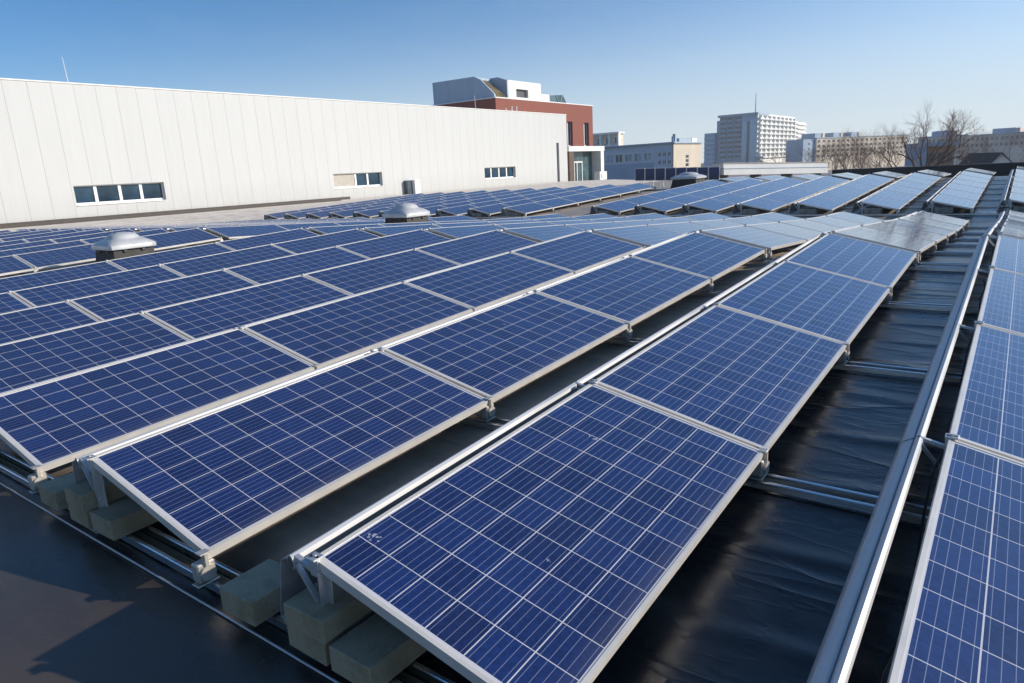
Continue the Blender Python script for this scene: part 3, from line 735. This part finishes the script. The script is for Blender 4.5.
for p, q in (((82.9, RT-.2), (83.0, ZO+9.7)), ((83.0, ZO+9.7), (86.1, ZO+9.95)), ((86.1, ZO+9.95), (87.4, RT-.2)), ((86.1, ZO+9.95), (85.3, RT-.2)), ((84.4, ZO+9.8), (85.3, RT-.2))):
    gl.tube([(-52.96, p[0], p[1]), (-52.96, q[0], q[1])], .06, 6)
gl.build('glazing_bars', M['grey_metal'], red)
# porch
po = thing('entrance_porch', 'white framed porch with glass door at the end of the white hall', 'porch', (0, 0, 0))
px = -46.0; pb = ZO-1.9
b = MB(); b.box(px-4, px+.02, 75.9, 85.1, ZO+2.0, ZO+2.62); b.build('roof_beam', M['white'], po)
b = MB(); b.box(px-3.9, px, 84.1, 84.95, pb, ZO+1.998); b.build('side_wall', M['white'], po)
b = MB(); b.box(px-.5, px, 75.95, 77.1, pb, ZO+1.998); b.build('pier', M['rust'], po)
b = MB(); b.box(px-1.5, px-1.4, 77.15, 84.09, pb, ZO+1.997); b.build('back_glazing', M['teal_glass'], po)
d = MB()
for yy in (77.2, 79.2, 79.9, 81.2): d.box(px-1.38, px-1.28, yy, yy+.16, pb, ZO+.6)
d.box(px-1.38, px-1.285, 77.2, 81.4, ZO+.6, ZO+.78); d.build('door_frame', M['white_frame'], po)
d = MB(); d.box(px-1.37, px-1.33, 77.37, 79.19, pb+.1, ZO+.59); d.build('door', M['glass'], po)
b = MB(); b.box(px-5.5, px-3.95, 73.95, 86, 0, ZO+2.5); b.build('wall', M['white'], po)

# ------------------------------------------------------------------ buildings further off
def far_window(parent, o, u, v, w, h, m='glass_far', fm=None):
    """small framed window standing 4 cm proud of its wall: o lower left corner, u right, v up"""
    o, u, v = Vector(o), Vector(u), Vector(v); n = u.cross(v); t = min(w, h)*.10
    f = MB()
    def bar(a, b_, c, d): f.prism([o+u*a+v*c, o+u*b_+v*c, o+u*b_+v*d, o+u*a+v*d], n*.06)
    bar(0, w, 0, t); bar(0, w, h-t, h); bar(0, t, t, h-t); bar(w-t, w, t, h-t); bar(w/2-t*.4, w/2+t*.4, t, h-t)
    fo = f.build('window', fm or M['white_frame'], parent)
    g = MB(); g.prism([o+u*t+v*t, o+u*(w-t)+v*t, o+u*(w-t)+v*(h-t), o+u*t+v*(h-t)], n*.025); g.build('pane', M[m], fo)
# low block with cream end
lo = thing('low_office_block', 'low flat roofed block, grey window front and sunlit cream end', 'building', (0, 0, 0))
LX, LY, LT, LD = -63.6, 150.0, ZO+4.1, 166.5
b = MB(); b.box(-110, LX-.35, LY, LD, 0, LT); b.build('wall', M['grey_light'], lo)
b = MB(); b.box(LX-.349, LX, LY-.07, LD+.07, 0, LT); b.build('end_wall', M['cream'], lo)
b = MB(); b.box(-110.4, LX+.45, LY-.7, LD+.4, LT+.002, LT+.36); b.build('roof', M['grey_metal'], lo)
b = MB(); b.box(-110, LX-4.8, LY-.09, LY-.003, ZO-3.3, ZO+.18); b.build('spandrel', M['grey_render'], lo)
for i in range(14):
    far_window(lo, (LX-7.35-i*2.43, LY-.003, ZO+.5), (1, 0, 0), (0, 0, 1), 2.1, 2.1, ('pale_glass', 'glass_far', 'pale_glass', 'pale_glass')[i*7 % 4], M['white'])
for i in range(3):
    for q in range(2): far_window(lo, (LX-3.75+i*1.17, LY-.003, ZO-.3+q*1.72), (1, 0, 0), (0, 0, 1), .82, .93, 'glass_far')
for q in range(3): far_window(lo, (LX+.003, 157.0, ZO-.97+q*.93), (0, 1, 0), (0, 0, 1), 1.65, .63, 'glass', M['dark_frame'])
b = MB(); b.box(-64.65, -64.2, 151.2, 153, LT+.36, ZO+5.7); b.build('chimney', M['grey_render'], lo)
b = MB(); b.box(-64.5, -63.9, 151.5, 152.4, LT+.36, ZO+6.2); b.build('chimney', M['grey_metal'], lo)
b = MB(); b.box(-65.2, LX-.6, 154.5, 161.7, LT+.36, ZO+5.3); b.build('cooling_unit', M['grey_metal'], lo)
b = MB(); b.box(-65.2, LX-.6, 162.1, 165.4, LT+.36, ZO+5.4); b.build('roof_box', M['white'], lo)
# white balcony block behind
wb = thing('white_balcony_block', 'small white block with open loggias right of the red brick', 'building', (0, 0, 0))
b = MB(); b.box(-125, -103.2, 201, 203.5, 0, ZO+9.6); b.build('wall', M['cream2'], wb)
b = MB(); b.box(-125, -102.6, 199.2, 203.6, ZO+9.62, ZO+10.15); b.box(-125, -102.6, 199.2, 200.98, ZO+5.4, ZO+6.3); b.box(-125, -102.6, 199.2, 200.98, ZO+2.4, ZO+3.2); b.build('loggia_slabs', M['white'], wb)
b = MB()
for i in range(7): b.box(-102.7-i*3.1-.5, -102.7-i*3.1, 199.3, 200.97, 0, ZO+9.6)
b.build('loggia_piers', M['white'], wb)
for i in range(6): far_window(wb, (-105.0-i*3.1, 200.99, ZO+6.6), (1, 0, 0), (0, 0, 1), 1.5, 2.2, 'glass')

# tower
K = 440/260.0
tw = thing('apartment_tower', 'tall apartment tower with sunlit balconies and roof mast on the skyline', 'building', (0, 0, 0))
TX, TY = -78.86*K, 440.0; TT = ZO+15.1*K; TW0 = -92.3*K; TE = 312*K; TE2 = 330*K
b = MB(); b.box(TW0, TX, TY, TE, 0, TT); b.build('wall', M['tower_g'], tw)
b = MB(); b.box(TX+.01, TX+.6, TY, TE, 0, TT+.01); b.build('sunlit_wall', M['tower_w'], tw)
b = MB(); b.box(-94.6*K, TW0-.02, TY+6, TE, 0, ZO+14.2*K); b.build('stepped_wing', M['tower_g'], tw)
b = MB(); b.box(TX-16, TX-.02, TE+.02, TE2, 0, TT-1.9); b.build('rear_wing', M['tower_w'], tw)
b = MB(); b.box(TW0-1, TX+1.0, TY-1, TY+22, TT+.02, TT+1.3); b.build('roof', M['grey_metal'], tw)
b = MB(); b.box(TX-14, TX+.3, TY+22.1, TE-2, TT+.02, TT+.9); b.build('roof_parapet', M['tower_w'], tw)
b = MB(); b.tube([(TX-1.5, TY+2, TT+1.3), (TX-1.5, TY+2, ZO+22.6*K)], [.35, .14], 6); b.build('mast', M['grey_metal'], tw)
storey = 2.86; nst = 12
lw = (TE-TY)/9
for s in range(nst):
    zz = TT-2.6-s*storey
    if zz < 8: break
    bl = MB()
    for q in range(9):
        ya = TY+q*lw+.6; jit = .25 if q % 2 else 0
        bl.box(TX+.602, TX+2.2, ya+jit, ya+lw-1.3, zz-.25, zz+.85)
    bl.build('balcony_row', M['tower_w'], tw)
    for q in range(9):
        ya = TY+q*lw+.6
        w = MB(); w.box(TX+.603, TX+.68, ya+1.2, ya+lw-2.0, zz+.86, zz+2.3); w.build('window', M['glass_far'], tw)
    bl = MB(); bl.box(TX-17, TE and TX-13.6, TE2-.02, TE2+.6, zz-.25, zz+.8) if False else bl.box(TX-.018, TX+1.4, TE+4, TE2-2, zz-1.6, zz-.6); bl.build('balcony_row', M['tower_w'], tw)
    # shaded front: recessed strips with bands
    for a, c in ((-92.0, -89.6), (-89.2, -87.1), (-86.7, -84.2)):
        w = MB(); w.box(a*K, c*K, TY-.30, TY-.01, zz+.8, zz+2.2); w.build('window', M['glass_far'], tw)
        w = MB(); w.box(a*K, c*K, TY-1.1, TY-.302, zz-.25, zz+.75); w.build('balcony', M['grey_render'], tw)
b = MB(); b.box(-83.9*K, -82.2*K, TY-.5, TY-.01, 0, TT-3.5); b.build('stair_panel', M['grey_light'], tw)
b = MB(); b.box(-82.15*K, -81.2*K, TY-.25, TY-.01, 0, TT-3.6); b.build('stair_glazing', M['glass_far'], tw)
b = MB(); b.box(-81.15*K, -79.0*K, TY-.5, TY-.01, 0, TT-2.5); b.build('stair_panel', M['grey_light'], tw)
# lower block left of the tower
lt = thing('banded_apartment_block', 'lower block with pale balcony bands left of the tower', 'building', (0, 0, 0))
b = MB(); b.box(-98.9*K, -94.7*K, TY+4, TY+30, 0, ZO+9.95*K); b.build('wall', M['tower_g'], lt)
for s in range(7):
    zz = ZO+9.0*K-2.2-s*2.86
    w = MB(); w.box(-98.8*K, -94.9*K, TY+2.8, TY+3.98, zz, zz+1.15); w.build('balcony', M['grey_light'], lt)

# cream slab: corner at the left, long sunlit front running away to the right
def slab(name, label, A, B, depth, ztop, m_front, m_side, storeys, nwin, wm='glass_far', roofboxes=(), st=2.85):
    """A,B = front corners (x,y) left to right seen from the camera"""
    A, B = Vector((*A, 0)), Vector((*B, 0)); u = (B-A); L = u.length; u.normalize(); n = u.cross(Vector((0, 0, 1)))
    t = thing(name, label, 'building', (A.x, A.y, 0), math.atan2(u.y, u.x))
    # local: x along front, y = away from viewer, z up
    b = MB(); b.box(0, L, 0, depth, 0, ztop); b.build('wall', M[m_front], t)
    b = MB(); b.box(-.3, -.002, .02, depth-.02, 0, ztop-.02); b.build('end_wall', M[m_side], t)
    b = MB(); b.box(-.5, L+.5, -.5, depth+.5, ztop+.002, ztop+.55); b.build('roof', M['grey_metal'], t)
    for p, q, h in roofboxes:
        b = MB(); b.box(p, q, 2, depth-2, ztop+.56, ztop+h); b.build('roof_house', M[m_side], t)
        b = MB(); b.box(q+.01, q+1.8, 1.5, depth-3, ztop+.56, ztop+h-.2); b.build('roof_house', M[m_front], t)
    pw = L/nwin
    for s in range(storeys):
        z = ztop-2.3-s*st
        if z < 7: break
        for i in range(nwin):
            w = MB(); w.box(i*pw+pw*.24, i*pw+pw*.76, -.06, -.003, z, z+1.35); w.build('window', M[wm], t)
    j = MB()
    for i in range(0, nwin+1, 2): j.box(max(.1, i*pw-.12), min(L-.1, i*pw+.12), -.12, -.003, 0, ztop-.3)
    j.build('pilaster', M[m_front], t)
    return t
kc = 450/180.0
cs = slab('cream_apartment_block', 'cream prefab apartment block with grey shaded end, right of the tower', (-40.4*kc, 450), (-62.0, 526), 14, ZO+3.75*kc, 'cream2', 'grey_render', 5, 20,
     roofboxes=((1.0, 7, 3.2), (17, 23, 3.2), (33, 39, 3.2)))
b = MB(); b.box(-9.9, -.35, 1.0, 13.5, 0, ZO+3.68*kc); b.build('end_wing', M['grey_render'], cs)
for q in range(3):
    w = MB(); w.box(-5.4, -4.3, .93, .997, ZO+3.68*kc-3.2-q*2.85, ZO+3.68*kc-2.2-q*2.85); w.build('window', M['glass'], cs)
kr = 400/150.0
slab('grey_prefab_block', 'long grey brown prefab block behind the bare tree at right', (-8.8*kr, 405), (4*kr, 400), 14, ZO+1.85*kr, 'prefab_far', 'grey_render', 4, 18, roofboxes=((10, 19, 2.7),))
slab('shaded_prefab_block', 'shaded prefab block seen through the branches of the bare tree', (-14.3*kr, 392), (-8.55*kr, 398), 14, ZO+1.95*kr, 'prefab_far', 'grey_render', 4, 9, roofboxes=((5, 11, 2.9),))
# orange brick facade and gabled house in front
ob = slab('orange_brick_house', 'orange brick facade low behind the bare tree', (-11.4, 118), (-8.1, 119.5), 8, ZO+.35, 'orange', 'grey_render', 1, 3)
gh = thing('gabled_house', 'house with dark tiled roof and pale shaded gable at right', 'building', (0, 0, 0))
A0, Hd = (-1.90, 90.0), 0
b = MB(); b.prism([(-2.95, 90, 0), (-.70, 90, 0), (-.70, 90, ZO-2.1), (-1.90, 90, ZO-.78), (-2.95, 90, ZO-2.1)][::-1], (-3.0, 6.5, 0)); b.build('wall', M['white'], gh)
def slope(p, q, vec, th=.06):
    p, q, vec = Vector(p), Vector(q), Vector(vec); d = (q-p); n = d.cross(vec).normalized()
    if n.z < 0: n = -n
    return [p+n*.02, q+n*.02, q+n*th, p+n*th], vec
for q in ((-3.25, 89.6, ZO-2.46), (-.52, 89.97, ZO-2.30)):
    b = MB(); pts, vec = slope((-1.90, 89.6, ZO-.76), q, (-3.2, 7.0, 0)); b.prism(pts, vec); b.build('roof', M['tile'], gh)

# ------------------------------------------------------------------ bare winter trees
def grow(tb, wb_, p, d, length, rad, depth, rng, spread, up, top):
    pts = [p]; rads = [rad]; n = 3
    for i in range(n):
        d = (d+Vector((rng.gauss(0, .13), rng.gauss(0, .13), rng.gauss(0, .08)+up*.25))).normalized()
        p = p+d*length/n; pts.append(p); rads.append(rad*(1-.32*(i+1)/n))
    (tb if depth >= top-1 else wb_).tube(pts, rads, 6 if depth >= top-2 else (4 if depth >= 2 else 3), cap=False)
    if depth == 0: return
    kids = 2 if depth >= top-1 else rng.choice((2, 3, 3, 4, 4))
    for i in range(kids):
        a = rng.uniform(0, 2*math.pi); sp = spread*rng.uniform(.5, 1.3)
        side = d.cross(Vector((math.cos(a), math.sin(a), .3))).normalized()
        nd = (d*math.cos(sp)+side*math.sin(sp)+Vector((0, 0, up))).normalized()
        grow(tb, wb_, pts[-1] if i < 2 else pts[rng.choice((1, 2))], nd, length*rng.uniform(.60, .84), rads[-1]*rng.uniform(.68, .9), depth-1, rng, spread, up, top)
def bare_tree(name, label, base, trunk, stems, depth, seed, mt='bark', mc='twig', spread=.55, group=None, up=.08):
    rng = random.Random(seed); t = thing(name, label, 'tree', base, 0, group); tb, wb_ = MB(), MB()
    h, r = trunk
    tb.tube([(0, 0, 0), (.03, 0, h*.5), (0, 0, h)], [r*1.3, r, r*.85], 8, cap=False)
    for h0, d, ln, rd in stems:
        grow(tb, wb_, Vector((0, 0, h0)), Vector(d).normalized(), ln, rd, depth, rng, spread, up, depth)
    tb.build('trunk', M[mt], t, smooth=True); wb_.build('crown', M[mc], t)
    return t
bare_tree('bare_tree', 'large bare tree with dark forked limbs behind the black parapet', (-7.1, 70, 0), (7.6, .26),
    [(7.5, (-.30, .1, 1), 1.75, .13), (7.4, (.55, -.1, 1), 1.95, .14), (7.2, (-1.0, .1, .40), 2.2, .11), (7.5, (.95, .2, .7), 2.1, .11), (7.5, (.08, .3, 1), 1.75, .12), (7.0, (-.8, -.2, .8), 1.9, .10), (7.3, (.25, .2, 1.0), 1.8, .12), (7.4, (-.55, .3, .9), 1.8, .11), (7.3, (.6, -.2, .9), 2.1, .10)], 6, 11, mt='bark', spread=.52, up=.05)
spots = [(-25.4, 112, 1.9, 3), (-23.2, 116, 2.2, 4), (-21.0, 112, 2.1, 5), (-18.8, 110, 2.2, 6), (-16.4, 108, 2.4, 8), (-14.0, 104, 2.3, 12), (-5.4, 108, 2.0, 13), (-.6, 104, 2.1, 15)]
words = ['leftmost, before the pale duct end', 'second from left', 'third from left', 'fourth from left', 'fifth from left', 'beside the large forked tree', 'behind the gabled house roof', 'at the right picture edge']
for (x, y, L, sd), w in zip(spots, words):
    rg = random.Random(sd)
    st_ = [(rg.uniform(3.5, 5.6), (rg.gauss(0, .5), rg.gauss(0, .4), 1), L*rg.uniform(1.0, 1.4), .085) for q in range(6)]
    bare_tree('bare_shrub_tree', 'brown bare twiggy tree before the prefab blocks, '+w, (x, y, 0), (5.7, .16), st_, 6, sd, 'twig', 'twig', .55, 'bare trees before the prefab blocks')
for i, (x, y) in enumerate(((-101, 330), (-90, 335))):
    bare_tree('distant_bare_tree', ['brown bare treetop at the foot of the tower, left one', 'brown bare treetop at the foot of the tower, right one'][i], (x, y, 0), (4, .3), [(3.5, (.4, 0, 1), 3, .2), (3.5, (-.4, 0, 1), 3, .2), (3.8, (0, .3, 1), 3, .2), (3.0, (.8, 0, 1), 2.6, .2)], 5, 40+i, 'twig', 'twig', .5, 'treetops at the foot of the tower')

# ------------------------------------------------------------------ thin winter haze
b = MB(); b.box(-420, 120, -60, 640, -1.0, ZO+48)
hz_m = bpy.data.materials.new('winter_haze'); hz_m.use_nodes = True; ht = hz_m.node_tree; ht.nodes.clear()
ho = ht.nodes.new('ShaderNodeOutputMaterial'); pv = ht.nodes.new('ShaderNodeVolumePrincipled')
pv.inputs['Color'].default_value = (0.86, 0.90, 0.95, 1); pv.inputs['Density'].default_value = 0.00042; pv.inputs['Anisotropy'].default_value = 0.2
ht.links.new(pv.outputs[0], ho.inputs['Volume'])
hb = b.build('haze', hz_m); hb['kind'] = 'stuff'
